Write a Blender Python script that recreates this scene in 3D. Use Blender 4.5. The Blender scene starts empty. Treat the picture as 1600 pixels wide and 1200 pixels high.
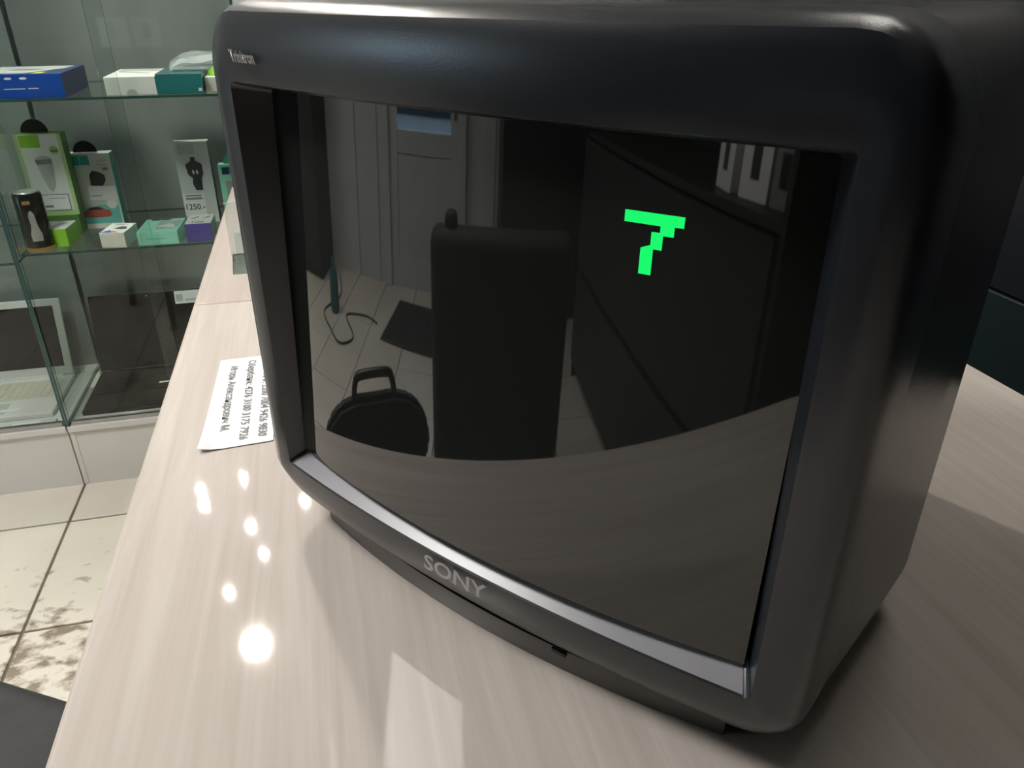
import bpy, bmesh, math, random
from mathutils import Vector, Matrix
from math import radians as R, sin, cos, pi

random.seed(7)
SC = bpy.context.scene
COL = SC.collection

# ------------------------------------------------------------------ camera
cam_d = bpy.data.cameras.new('camera')
cam_d.sensor_width = 36.0
cam_d.lens = 1202.0 / 1600.0 * 36.0
cam_d.clip_start = 0.02
cam = bpy.data.objects.new('camera', cam_d)
COL.objects.link(cam)
cam.location = (0, 0, 1.30)
cam.rotation_euler = (R(90 - 27.3), 0, R(-14.0))
SC.camera = cam

# ------------------------------------------------------------------ world, exposure
world = bpy.data.worlds.new('world')
SC.world = world
world.use_nodes = True
bg = world.node_tree.nodes['Background']
bg.inputs[0].default_value = (0.62, 0.80, 1.0, 1)
bg.inputs[1].default_value = 6.0
SC.view_settings.view_transform = 'Standard'
SC.view_settings.look = 'None'
SC.view_settings.gamma = 1.0
SC.view_settings.use_curve_mapping = False
SC.view_settings.exposure = 0.0
SC.cycles.transparent_max_bounces = 32
SC.cycles.caustics_reflective = False

LAMP_L = 1750.0      # radiance of the small ceiling spots
FILL_L = 44.0        # radiance of the fill panels added on the ceiling
CZ = 0.855           # counter top height
CEIL = 2.80

# ------------------------------------------------------------------ materials
MATS = {}
def mat(name, color, rough=0.5, metal=0.0, spec=0.5, var=0.0, vscale=8.0, bump=0.0, bscale=60.0,
        coat=0.0, coat_rough=0.1, emit=None, emit_s=0.0, ior=1.5, stretch=None):
    if name in MATS: return MATS[name]
    m = bpy.data.materials.new(name); m.use_nodes = True
    nt = m.node_tree; b = nt.nodes['Principled BSDF']
    col = (*color, 1)
    b.inputs['Base Color'].default_value = col
    b.inputs['Roughness'].default_value = rough
    b.inputs['Metallic'].default_value = metal
    b.inputs['Specular IOR Level'].default_value = spec
    b.inputs['IOR'].default_value = ior
    b.inputs['Coat Weight'].default_value = coat
    b.inputs['Coat Roughness'].default_value = coat_rough
    if emit:
        b.inputs['Emission Color'].default_value = (*emit, 1)
        b.inputs['Emission Strength'].default_value = emit_s
    if var or bump:
        tc = nt.nodes.new('ShaderNodeTexCoord'); src = tc.outputs['Object']
        if stretch:
            mp = nt.nodes.new('ShaderNodeMapping'); mp.inputs['Scale'].default_value = stretch
            nt.links.new(src, mp.inputs['Vector']); src = mp.outputs['Vector']
        if var:
            n = nt.nodes.new('ShaderNodeTexNoise'); n.inputs['Scale'].default_value = vscale
            n.inputs['Detail'].default_value = 5
            nt.links.new(src, n.inputs['Vector'])
            r = nt.nodes.new('ShaderNodeValToRGB')
            r.color_ramp.elements[0].position = 0.3; r.color_ramp.elements[1].position = 0.7
            r.color_ramp.elements[0].color = (*[c * (1 - var) for c in color], 1)
            r.color_ramp.elements[1].color = (*[min(1, c * (1 + var)) for c in color], 1)
            nt.links.new(n.outputs['Fac'], r.inputs['Fac'])
            nt.links.new(r.outputs['Color'], b.inputs['Base Color'])
        if bump:
            n2 = nt.nodes.new('ShaderNodeTexNoise'); n2.inputs['Scale'].default_value = bscale
            nt.links.new(src, n2.inputs['Vector'])
            bp = nt.nodes.new('ShaderNodeBump'); bp.inputs['Strength'].default_value = bump
            bp.inputs['Distance'].default_value = 0.002
            nt.links.new(n2.outputs['Fac'], bp.inputs['Height'])
            nt.links.new(bp.outputs['Normal'], b.inputs['Normal'])
    MATS[name] = m
    return m

def glass_mat(name, tint, refl=1.0):
    if name in MATS: return MATS[name]
    m = bpy.data.materials.new(name); m.use_nodes = True
    nt = m.node_tree; nt.nodes.clear()
    out = nt.nodes.new('ShaderNodeOutputMaterial')
    t = nt.nodes.new('ShaderNodeBsdfTransparent'); t.inputs[0].default_value = (*tint, 1)
    g = nt.nodes.new('ShaderNodeBsdfGlossy'); g.inputs[0].default_value = (refl, refl, refl, 1); g.inputs[1].default_value = 0.02
    f = nt.nodes.new('ShaderNodeFresnel'); f.inputs[0].default_value = 1.45
    mx = nt.nodes.new('ShaderNodeMixShader')
    ge = nt.nodes.new('ShaderNodeNewGeometry'); mm = nt.nodes.new('ShaderNodeMath'); mm.operation = 'SUBTRACT'; mm.use_clamp = True
    nt.links.new(f.outputs[0], mm.inputs[0]); nt.links.new(ge.outputs['Backfacing'], mm.inputs[1])   # one reflection per sheet
    nt.links.new(mm.outputs[0], mx.inputs[0]); nt.links.new(t.outputs[0], mx.inputs[1]); nt.links.new(g.outputs[0], mx.inputs[2])
    nt.links.new(mx.outputs[0], out.inputs[0])
    MATS[name] = m
    return m

def emit_mat(name, color, s):
    m = bpy.data.materials.new(name); m.use_nodes = True
    nt = m.node_tree; nt.nodes.clear()
    out = nt.nodes.new('ShaderNodeOutputMaterial'); e = nt.nodes.new('ShaderNodeEmission')
    e.inputs[0].default_value = (*color, 1); e.inputs[1].default_value = s
    nt.links.new(e.outputs[0], out.inputs[0]); MATS[name] = m
    return m

def counter_mat(name, c0, c1, rough):
    m = bpy.data.materials.new(name); m.use_nodes = True
    nt = m.node_tree; b = nt.nodes['Principled BSDF']
    tc = nt.nodes.new('ShaderNodeTexCoord')
    mp = nt.nodes.new('ShaderNodeMapping'); mp.inputs['Scale'].default_value = (26, 1.1, 1)
    nt.links.new(tc.outputs['Object'], mp.inputs['Vector'])
    n = nt.nodes.new('ShaderNodeTexNoise'); n.inputs['Scale'].default_value = 2.2; n.inputs['Detail'].default_value = 8
    n.inputs['Roughness'].default_value = 0.65; n.inputs['Distortion'].default_value = 0.6
    nt.links.new(mp.outputs['Vector'], n.inputs['Vector'])
    r = nt.nodes.new('ShaderNodeValToRGB')
    r.color_ramp.elements[0].position = 0.3; r.color_ramp.elements[0].color = (*c0, 1)
    r.color_ramp.elements[1].position = 0.68; r.color_ramp.elements[1].color = (*c1, 1)
    nt.links.new(n.outputs['Fac'], r.inputs['Fac']); nt.links.new(r.outputs['Color'], b.inputs['Base Color'])
    b.inputs['Roughness'].default_value = rough
    b.inputs['Specular IOR Level'].default_value = 0.12
    b.inputs['Coat Weight'].default_value = 0.45; b.inputs['Coat Roughness'].default_value = 0.05
    MATS[name] = m
    return m

def tile_mat():
    m = bpy.data.materials.new('cream_tile'); m.use_nodes = True
    nt = m.node_tree; b = nt.nodes['Principled BSDF']; L = nt.links
    g = nt.nodes.new('ShaderNodeNewGeometry')
    n = nt.nodes.new('ShaderNodeTexNoise'); n.inputs['Scale'].default_value = 3.0; n.inputs['Detail'].default_value = 6
    L.new(g.outputs['Position'], n.inputs['Vector'])
    r = nt.nodes.new('ShaderNodeValToRGB')
    r.color_ramp.elements[0].position = 0.3; r.color_ramp.elements[0].color = (0.66, 0.61, 0.53, 1)
    r.color_ramp.elements[1].position = 0.7; r.color_ramp.elements[1].color = (0.76, 0.71, 0.62, 1)
    L.new(n.outputs['Fac'], r.inputs['Fac'])
    # muddy footprints: patchy noise, thresholded, strongest along the walking line
    n2 = nt.nodes.new('ShaderNodeTexNoise'); n2.inputs['Scale'].default_value = 17; n2.inputs['Detail'].default_value = 6
    n2.inputs['Roughness'].default_value = 0.6; n2.inputs['Distortion'].default_value = 0.25
    mp = nt.nodes.new('ShaderNodeMapping'); mp.inputs['Scale'].default_value = (1.0, 1.5, 1)
    mp.inputs['Rotation'].default_value = (0, 0, 0.5)
    L.new(g.outputs['Position'], mp.inputs['Vector']); L.new(mp.outputs['Vector'], n2.inputs['Vector'])
    n3 = nt.nodes.new('ShaderNodeTexNoise'); n3.inputs['Scale'].default_value = 1.7; n3.inputs['Detail'].default_value = 2
    L.new(g.outputs['Position'], n3.inputs['Vector'])
    d = nt.nodes.new('ShaderNodeVectorMath'); d.operation = 'DISTANCE'; d.inputs[1].default_value = (-0.74, 1.42, 0)
    L.new(g.outputs['Position'], d.inputs[0])
    near = nt.nodes.new('ShaderNodeMapRange'); near.inputs['From Min'].default_value = 0.50; near.inputs['From Max'].default_value = 0.0
    near.inputs['To Min'].default_value = 0.0; near.inputs['To Max'].default_value = 0.21
    L.new(d.outputs['Value'], near.inputs['Value'])
    a0 = nt.nodes.new('ShaderNodeMath'); a0.operation = 'MULTIPLY_ADD'; a0.inputs[1].default_value = 0.35
    L.new(n3.outputs['Fac'], a0.inputs[0]); L.new(n2.outputs['Fac'], a0.inputs[2])
    a1 = nt.nodes.new('ShaderNodeMath'); a1.operation = 'ADD'
    L.new(a0.outputs[0], a1.inputs[0]); L.new(near.outputs[0], a1.inputs[1])
    th = nt.nodes.new('ShaderNodeMapRange'); th.inputs['From Min'].default_value = 0.86; th.inputs['From Max'].default_value = 1.0
    L.new(a1.outputs[0], th.inputs['Value'])
    sc = nt.nodes.new('ShaderNodeMath'); sc.operation = 'MULTIPLY'; sc.inputs[1].default_value = 0.85
    L.new(th.outputs[0], sc.inputs[0])
    mx = nt.nodes.new('ShaderNodeMixRGB'); mx.inputs[2].default_value = (0.17, 0.11, 0.065, 1)
    L.new(sc.outputs[0], mx.inputs[0]); L.new(r.outputs['Color'], mx.inputs[1])
    L.new(mx.outputs[0], b.inputs['Base Color'])
    b.inputs['Roughness'].default_value = 0.38
    MATS['cream_tile'] = m
    return m

M_TV = mat('tv_charcoal_plastic', (0.009, 0.012, 0.018), rough=0.30, spec=0.85, var=0.08, vscale=40, bump=0.05, bscale=900)
M_TVB = mat('tv_body_plastic', (0.010, 0.0105, 0.011), rough=0.25, spec=0.9, var=0.1, vscale=20, bump=0.06, bscale=700)
M_SILL = mat('tv_grey_sill', (0.30, 0.30, 0.325), rough=0.32, spec=0.6, var=0.05, vscale=20)
M_SCREEN = mat('tv_glass', (0.015, 0.0165, 0.0155), rough=0.025, spec=0.5, ior=1.85, var=0.06, vscale=2)
M_SKIRT = mat('tv_skirt_plastic', (0.05, 0.046, 0.044), rough=0.35, spec=0.9, var=0.08, vscale=30)
M_LOGO = mat('badge_silver', (0.42, 0.41, 0.40), rough=0.4, metal=0.2, var=0.05)
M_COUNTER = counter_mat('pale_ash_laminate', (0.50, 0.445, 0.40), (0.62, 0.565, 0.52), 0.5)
M_COUNTER_DIM = counter_mat('pale_ash_laminate_dimmed', (0.46, 0.40, 0.36), (0.54, 0.475, 0.435), 0.5)  # far board's colour darkened to offset its brightness near the lamps
M_EDGE = mat('counter_edge_band', (0.46, 0.39, 0.33), rough=0.4, var=0.1, vscale=30)
M_CARC = mat('counter_carcass', (0.42, 0.36, 0.30), rough=0.5, var=0.1, vscale=10)
M_TILE = tile_mat()
M_GROUT = mat('dark_grout', (0.17, 0.14, 0.11), rough=0.85, var=0.25, vscale=12)
M_WALL = mat('pale_wall_paint', (0.52, 0.54, 0.53), rough=0.75, var=0.04, vscale=3)
M_CEIL = mat('white_ceiling_paint', (0.72, 0.72, 0.70), rough=0.85, var=0.03, vscale=2)
M_DARKWALL = mat('dark_wall_paint', (0.018, 0.021, 0.027), rough=0.6, var=0.15, vscale=4)
M_WHITE = mat('white_laminate', (0.72, 0.705, 0.685), rough=0.35, var=0.03, vscale=6)
M_GREYEDGE = mat('grey_aluminium', (0.42, 0.42, 0.40), rough=0.35, metal=0.7, var=0.06, vscale=20)
M_BACK = mat('showcase_back_panel', (0.30, 0.315, 0.315), rough=0.28, spec=0.6, var=0.16, vscale=2.5, stretch=(2.5, 1, 0.5))
M_GLASS = glass_mat('green_tinted_glass', (0.94, 0.962, 0.95))
M_GLASSF = glass_mat('front_sliding_glass', (0.95, 0.975, 0.96))
M_GEDGE = mat('glass_cut_edge', (0.035, 0.085, 0.075), rough=0.15, var=0.1, vscale=20)
M_CLEAR = glass_mat('clear_plastic', (0.86, 0.90, 0.90))
M_BLACK = mat('black_plastic', (0.015, 0.015, 0.016), rough=0.35, var=0.1, vscale=30)
M_BLACKG = mat('glossy_black', (0.02, 0.018, 0.016), rough=0.12, var=0.2, vscale=9)
M_LEATHER = mat('black_leatherette', (0.036, 0.037, 0.039), rough=0.62, spec=0.25, var=0.12, vscale=25, bump=0.2, bscale=200)
M_CHROME = mat('chrome', (0.5, 0.5, 0.5), rough=0.18, metal=1.0, var=0.05)
M_PAPER = mat('white_paper', (0.80, 0.81, 0.83), rough=0.6, var=0.02, vscale=10)
M_INK = mat('grey_ink', (0.16, 0.16, 0.17), rough=0.6, var=0.05)
M_INKD = mat('black_ink', (0.03, 0.03, 0.03), rough=0.6, var=0.05)
M_CARD = mat('white_card', (0.78, 0.79, 0.77), rough=0.4, var=0.03, vscale=12)
M_CARDG = mat('pale_grey_card', (0.62, 0.65, 0.65), rough=0.35, var=0.05, vscale=8)
M_GREEN = mat('lime_green_card', (0.30, 0.65, 0.05), rough=0.35, var=0.06, vscale=10)
M_PGREEN = mat('pale_lime_edge', (0.45, 0.62, 0.30), rough=0.4, var=0.05, vscale=10)
M_DGREEN = mat('dark_green_card', (0.10, 0.22, 0.07), rough=0.4, var=0.08, vscale=10)
M_TEAL = mat('teal_card', (0.03, 0.33, 0.30), rough=0.3, var=0.06, vscale=10)
M_TEALL = mat('light_teal_print', (0.16, 0.55, 0.50), rough=0.35, var=0.06, vscale=14)
M_MINT = mat('mint_card', (0.36, 0.80, 0.64), rough=0.38, var=0.05, vscale=10)
M_DTEAL = mat('dark_teal_gloss', (0.025, 0.18, 0.19), rough=0.12, spec=0.7, var=0.1, vscale=6)
M_BLUE = mat('royal_blue_card', (0.012, 0.075, 0.40), rough=0.32, var=0.1, vscale=8)
M_NAVY = mat('navy_card', (0.03, 0.05, 0.13), rough=0.4, var=0.1, vscale=8)
M_PURPLE = mat('violet_card', (0.12, 0.10, 0.38), rough=0.38, var=0.06, vscale=10)
M_CREAM = mat('cream_card', (0.74, 0.71, 0.64), rough=0.5, var=0.03, vscale=12)
M_GOLD = mat('gold_ring', (0.55, 0.33, 0.10), rough=0.3, metal=0.4, var=0.1)
M_RED = mat('red_print', (0.42, 0.10, 0.09), rough=0.4, var=0.15, vscale=50)
M_YELL = mat('yellow_print', (0.65, 0.55, 0.14), rough=0.4, var=0.08)
M_GREYP = mat('grey_print', (0.22, 0.235, 0.235), rough=0.4, var=0.15, vscale=60)
M_DARKP = mat('charcoal_print', (0.045, 0.05, 0.05), rough=0.35, var=0.15, vscale=60)
M_LGREY = mat('light_grey_print', (0.48, 0.50, 0.49), rough=0.4, var=0.08, vscale=40)
M_SILVER = mat('silver_plastic', (0.45, 0.46, 0.45), rough=0.35, metal=0.3, var=0.06)
M_KEYS = mat('ivory_keys', (0.62, 0.60, 0.50), rough=0.5, var=0.06, vscale=40)
M_DOOR = mat('white_door_paint', (0.52, 0.56, 0.58), rough=0.4, var=0.03, vscale=5)
M_MAT = mat('dark_rubber_mat', (0.035, 0.037, 0.036), rough=0.9, var=0.2, vscale=30, bump=0.4, bscale=150)
M_WOODD = mat('dark_green_laminate', (0.018, 0.024, 0.022), rough=0.45, var=0.15, vscale=6)
M_SHOP = mat('dark_brown_board', (0.020, 0.019, 0.017), rough=0.5, var=0.15, vscale=6)
M_BOTTLE = mat('teal_bottle', (0.02, 0.09, 0.10), rough=0.3, var=0.1)
M_ASPH = mat('street_asphalt', (0.30, 0.31, 0.33), rough=0.9, var=0.15, vscale=5)
M_CAR = mat('pale_car_paint', (0.55, 0.60, 0.66), rough=0.2, metal=0.1, coat=0.6, var=0.03)
M_CARG = mat('car_window', (0.03, 0.04, 0.05), rough=0.08, var=0.1)
M_TEALD = mat('deep_teal_panel', (0.005, 0.013, 0.014), rough=0.4, var=0.2, vscale=5)
M_BULB = emit_mat('lamp_glow', (1.0, 0.93, 0.84), LAMP_L)
M_FILL = emit_mat('fill_glow', (1.0, 0.965, 0.92), FILL_L)
M_FILL_DIM = emit_mat('dim_fill_glow', (1.0, 0.95, 0.88), FILL_L * 0.16)  # dim fill, added to lift the shaded right side of the counter
M_PHOS = emit_mat('green_phosphor', (0.012, 0.95, 0.16), 1.0)

# ------------------------------------------------------------------ helpers
def tag(o, label=None, cat=None, group=None, kind=None):
    if label: o['label'] = label
    if cat: o['category'] = cat
    if group: o['group'] = group
    if kind: o['kind'] = kind
    return o

def empty(name, loc=(0, 0, 0), rz=0.0, label=None, cat=None, group=None):
    o = bpy.data.objects.new(name, None); COL.objects.link(o)
    o.empty_display_size = 0.05
    o.location = loc; o.rotation_euler = (0, 0, rz)
    return tag(o, label, cat, group)

def link(name, me, m, parent=None, loc=(0, 0, 0), rot=(0, 0, 0), smooth=None):
    o = bpy.data.objects.new(name, me); COL.objects.link(o)
    if not isinstance(m, (list, tuple)): m = [m]
    if len(me.materials) == 0:
        for x in m: me.materials.append(x)
    o.location = loc; o.rotation_euler = rot
    if parent: o.parent = parent
    if smooth is not None: shade(me, smooth)
    return o

def shade(me, ang=40):
    for p in me.polygons: p.use_smooth = True
    bm = bmesh.new(); bm.from_mesh(me)
    a = R(ang)
    for e in bm.edges:
        if len(e.link_faces) == 2:
            e.smooth = e.calc_face_angle(0) < a
    bm.to_mesh(me); bm.free()

def bm_mesh(bm, name):
    bmesh.ops.recalc_face_normals(bm, faces=bm.faces[:])
    me = bpy.data.meshes.new(name); bm.to_mesh(me); bm.free()
    return me

def box_into(bm, x0, x1, y0, y1, z0, z1, bev=0.0, seg=2):
    r = bmesh.ops.create_cube(bm, size=1.0)
    vs = r['verts']
    for v in vs:
        v.co = Vector((x0 + (v.co.x + .5) * (x1 - x0), y0 + (v.co.y + .5) * (y1 - y0), z0 + (v.co.z + .5) * (z1 - z0)))
    if bev > 0:
        es = list({e for v in vs for e in v.link_edges})
        bmesh.ops.bevel(bm, geom=es, offset=bev, segments=seg, affect='EDGES', profile=0.5)

def box(name, x0, x1, y0, y1, z0, z1, m, parent=None, bev=0.0, seg=2, **k):
    bm = bmesh.new(); box_into(bm, x0, x1, y0, y1, z0, z1, bev, seg)
    return link(name, bm_mesh(bm, name), m, parent, smooth=(8 if bev > 0 else None), **k)

def glass_sheet(name, x0, x1, y0, y1, z0, z1, parent, gm=None, em=None):
    """sheet with dark cut edges: the two largest faces are clear, the rim is green"""
    bm = bmesh.new(); box_into(bm, x0, x1, y0, y1, z0, z1)
    areas = sorted([f.calc_area() for f in bm.faces])
    lim = areas[3]
    me = bm_mesh(bm, name)
    me.materials.append(gm or M_GLASS); me.materials.append(em or M_GEDGE)
    for p in me.polygons: p.material_index = 0 if p.area > lim * 1.01 else 1
    o = bpy.data.objects.new(name, me); COL.objects.link(o); o.parent = parent
    return o

def poly(name, pts, depth, m, parent=None, loc=(0, 0, 0), rot=(0, 0, 0), bev=0.0):
    """extrude a 2-D outline (x,z) along +y by depth"""
    bm = bmesh.new()
    a = [bm.verts.new((x, 0, z)) for x, z in pts]
    b = [bm.verts.new((x, depth, z)) for x, z in pts]
    n = len(pts)
    bm.faces.new(a); bm.faces.new(b[::-1])
    for i in range(n): bm.faces.new((a[i], b[i], b[(i + 1) % n], a[(i + 1) % n]))
    if bev > 0:
        bmesh.ops.bevel(bm, geom=bm.edges[:], offset=bev, segments=2, affect='EDGES')
    return link(name, bm_mesh(bm, name), m, parent, loc, rot, smooth=(35 if bev > 0 else None))

def tube(name, pts, rad, m, parent=None, seg=10, closed=False):
    """round tube through points; rad is one number or one per point"""
    bm = bmesh.new(); rings = []
    P = [Vector(p) for p in pts]; n = len(P)
    up = Vector((0, 0, 1))
    for i, p in enumerate(P):
        t = (P[min(i + 1, n - 1)] - P[max(i - 1, 0)]).normalized()
        a = t.cross(up)
        if a.length < 1e-3: a = t.cross(Vector((1, 0, 0)))
        a.normalize(); b = t.cross(a)
        r = rad[i] if isinstance(rad, (list, tuple)) else rad
        rings.append([bm.verts.new(p + (a * cos(2 * pi * k / seg) + b * sin(2 * pi * k / seg)) * r) for k in range(seg)])
    for i in range(n - 1):
        for k in range(seg):
            bm.faces.new((rings[i][k], rings[i][(k + 1) % seg], rings[i + 1][(k + 1) % seg], rings[i + 1][k]))
    bm.faces.new(rings[0][::-1]); bm.faces.new(rings[-1])
    return link(name, bm_mesh(bm, name), m, parent, smooth=50)

def lathe(name, prof, m, parent=None, seg=32, loc=(0, 0, 0), rot=(0, 0, 0)):
    bm = bmesh.new(); rings = []
    for r, z in prof:
        if r < 1e-6: rings.append([bm.verts.new((0, 0, z))])
        else: rings.append([bm.verts.new((r * cos(2 * pi * k / seg), r * sin(2 * pi * k / seg), z)) for k in range(seg)])
    for a, b in zip(rings, rings[1:]):
        for k in range(seg):
            k2 = (k + 1) % seg
            if len(a) == 1 and len(b) == 1: continue
            if len(a) == 1: bm.faces.new((a[0], b[k], b[k2]))
            elif len(b) == 1: bm.faces.new((a[k], a[k2], b[0]))
            else: bm.faces.new((a[k], a[k2], b[k2], b[k]))
    for rr in (rings[0], rings[-1]):
        if len(rr) > 1: bm.faces.new(rr)
    return link(name, bm_mesh(bm, name), m, parent, loc, rot, smooth=40)

def smooth_path(pts, n=8):
    """Catmull-Rom through points"""
    P = [Vector(p) for p in pts]; out = []
    for i in range(len(P) - 1):
        p0 = P[max(i - 1, 0)]; p1 = P[i]; p2 = P[i + 1]; p3 = P[min(i + 2, len(P) - 1)]
        for k in range(n):
            t = k / n
            out.append(0.5 * ((2 * p1) + (-p0 + p2) * t + (2 * p0 - 5 * p1 + 4 * p2 - p3) * t * t + (-p0 + 3 * p1 - 3 * p2 + p3) * t ** 3))
    out.append(P[-1])
    return out

def text_mesh(name, s, w, h, depth=0.0004, bold=0.0):
    """flat lettering in x (reading) and z (up), centred, scaled to w x h, thin along y"""
    cu = bpy.data.curves.new(name, 'FONT'); cu.body = s; cu.size = 1.0; cu.offset = bold
    cu.resolution_u = 3
    o = bpy.data.objects.new(name, cu); COL.objects.link(o)
    dg = bpy.context.evaluated_depsgraph_get(); dg.update()
    me = bpy.data.meshes.new_from_object(o.evaluated_get(dg))
    bpy.data.objects.remove(o); bpy.data.curves.remove(cu)
    xs = [v.co.x for v in me.vertices]; ys = [v.co.y for v in me.vertices]
    cx, cy = (min(xs) + max(xs)) / 2, (min(ys) + max(ys)) / 2
    sx = w / max(1e-6, max(xs) - min(xs)); sy = h / max(1e-6, max(ys) - min(ys))
    for v in me.vertices: v.co = Vector(((v.co.x - cx) * sx, -depth, (v.co.y - cy) * sy))
    me.materials.clear()
    return me

def rrect(hw, top, bot, r, nh=16, nv=10, nc=6):
    """rounded rectangle, counter-clockwise seen from the front, starting at bottom left of the bottom side.
       returns points and the number of points of the bottom side"""
    pts = []
    for i in range(nh + 1): pts.append((-hw + r + (2 * hw - 2 * r) * i / nh, bot))
    for k in range(1, nc): a = -pi / 2 + (pi / 2) * k / nc; pts.append((hw - r + r * cos(a), bot + r + r * sin(a)))
    for i in range(nv + 1): pts.append((hw, bot + r + (top - bot - 2 * r) * i / nv))
    for k in range(1, nc): a = (pi / 2) * k / nc; pts.append((hw - r + r * cos(a), top - r + r * sin(a)))
    for i in range(nh + 1): pts.append((hw - r - (2 * hw - 2 * r) * i / nh, top))
    for k in range(1, nc): a = pi / 2 + (pi / 2) * k / nc; pts.append((-hw + r + r * cos(a), top - r + r * sin(a)))
    for i in range(nv + 1): pts.append((-hw, top - r - (top - bot - 2 * r) * i / nv))
    for k in range(1, nc): a = pi + (pi / 2) * k / nc; pts.append((-hw + r + r * cos(a), bot + r + r * sin(a)))
    return pts

# ================================================================== STRUCTURE
X0, X1, Y0, Y1 = -3.65, 2.2, -3.0, 4.3
floor = box('floor', X0 - .15, X1 + .15, Y0 - .15, Y1 + .15, -0.12, -0.004, M_GROUT)
tag(floor, 'cream ceramic tile floor with dark grout and muddy marks', 'floor', kind='structure')
T = 0.42; G = 0.0035
bm = bmesh.new(); box_into(bm, -T / 2 + G, T / 2 - G, -T / 2 + G, T / 2 - G, -0.010, 0.0, 0.0015, 1)
tile_me = bm_mesh(bm, 'tile'); tile_me.materials.append(M_TILE)
gx0 = -0.765; gy0 = 1.942
for i in range(-8, 9):
    for j in range(-13, 7):
        cx = gx0 + T * (i + .5); cy = gy0 + T * (j + .5)
        if cx < X0 or cx > X1 or cy < Y0 or cy > Y1: continue
        t = bpy.data.objects.new('tile', tile_me); COL.objects.link(t); t.location = (cx, cy, 0)
        t.parent = floor

ceil = box('ceiling', X0 - .15, X1 + .15, Y0 - .15, Y1 + .15, CEIL, CEIL + .1, M_CEIL)
tag(ceil, 'white painted ceiling', 'ceiling', kind='structure')
# door wall with an opening (y 0.50 .. 1.50)
DY0, DY1, DH = 0.50, 1.50, 2.12
bm = bmesh.new()
box_into(bm, X0 - .12, X0, Y0, DY0, 0, CEIL); box_into(bm, X0 - .12, X0, DY1, Y1, 0, CEIL)
box_into(bm, X0 - .12, X0, DY0, DY1, DH, CEIL)
tag(link('wall_left', bm_mesh(bm, 'wall_left'), M_WALL), 'pale painted wall around the shop entrance', 'wall', kind='structure')
tag(box('wall_back', X0, X1, Y1, Y1 + .12, 0, CEIL, M_WALL), 'pale painted wall behind the showcases', 'wall', kind='structure')
tag(box('wall_front', X0, X1, Y0 - .12, Y0, 0, CEIL, M_DARKWALL), 'dark painted wall opposite the showcases', 'wall', kind='structure')
tag(box('wall_right', X1, X1 + .12, Y0, Y1, 0, CEIL, M_DARKWALL), 'dark painted wall on the staff side', 'wall', kind='structure')

# entrance door (seen mirrored in the picture tube)
door = empty('door_1', (X0 - .04, 0, 0)); tag(door, 'white panelled entrance door with a window in its upper half', 'door', kind='structure')
FW = 0.07
box('frame_jamb', 0, .10, DY0, DY0 + FW, 0, DH, M_DOOR, door, bev=.004)
box('frame_jamb', 0, .10, DY1 - FW, DY1, 0, DH, M_DOOR, door, bev=.004)
box('frame_head', 0, .10, DY0 + FW, DY1 - FW, DH - FW, DH, M_DOOR, door, bev=.004)
a, b = DY0 + FW + .003, DY1 - FW - .003
box('leaf_stile', .02, .065, a, a + .10, .01, DH - FW - .003, M_DOOR, door, bev=.003)
box('leaf_stile', .02, .065, b - .10, b, .01, DH - FW - .003, M_DOOR, door, bev=.003)
box('bottom_rail', .02, .065, a + .10, b - .10, .01, .17, M_DOOR, door, bev=.003)
box('middle_rail', .02, .065, a + .10, b - .10, .74, .86, M_DOOR, door, bev=.003)
box('top_rail', .02, .065, a + .10, b - .10, DH - FW - .11, DH - FW - .003, M_DOOR, door, bev=.003)
box('lower_panel', .032, .052, a + .10, b - .10, .17, .74, M_DOOR, door)
glass_sheet('pane', .038, .046, a + .10, b - .10, .86, DH - FW - .11, door, M_GLASSF)
hd = box('handle_plate', .065, .072, a + .03, a + .065, .93, 1.15, M_CHROME, door, bev=.002)
tube('lever', [(.072, a + .048, 1.06), (.11, a + .048, 1.06), (.115, a + .06, 1.06), (.115, a + .16, 1.06)], .008, M_CHROME, hd)
# pilaster boards on the wall beside the door
for y in (DY0 - .32, DY1 + .10, DY1 + .42):
    tag(box('trim_1' if y < 0.4 else ('trim_2' if y < 1.7 else 'trim_3'), X0, X0 + .02, y, y + .14, 0, CEIL, M_DOOR, bev=.003),
        'white vertical trim board beside the entrance door', 'trim', kind='structure')

# street outside
tag(box('ground', -14, X0 - .16, -9, 12, -.12, -.02, M_ASPH), 'grey street surface outside the entrance', 'ground', kind='structure')

# ================================================================== LIGHT FITTINGS, ADDED FILL PANELS
# ceiling spots, the ones mirrored in the counter top
spots = [(-0.45, 2.46, .062), (-0.57, 3.71, .015), (-0.78, 3.64, .015), (-0.75, 3.50, .015), (-0.51, 3.26, .019),
         (-0.44, 3.03, .014), (-0.58, 2.80, .015), (-0.25, 3.42, .019)]
spot_lab = ['large round ceiling spotlight nearest above the glass showcase', 'small ceiling spotlight farthest towards the back wall',
            'small ceiling spotlight leftmost of the rear pair', 'small ceiling spotlight just before the rear pair',
            'small ceiling spotlight in the middle of the cluster', 'smallest ceiling spotlight behind the large round one',
            'small ceiling spotlight next to the large round one', 'small ceiling spotlight rightmost of the cluster']
for (x, y, r), lab in zip(spots, spot_lab):
    e = empty('ceiling_spotlight', (x, y, CEIL), 0, lab, 'spotlight', 'ceiling spotlights above the showcases')
    lathe('housing', [(r + .001, 0), (r + .018, 0), (r + .018, -.012), (r + .010, -.030), (r + .001, -.032)], M_GREYEDGE, e, 28)
    lathe('bulb', [(0, -.034), (r * .6, -.033), (r, -.028), (r, -.004), (0, -.004)], M_BULB, e, 28)
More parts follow.
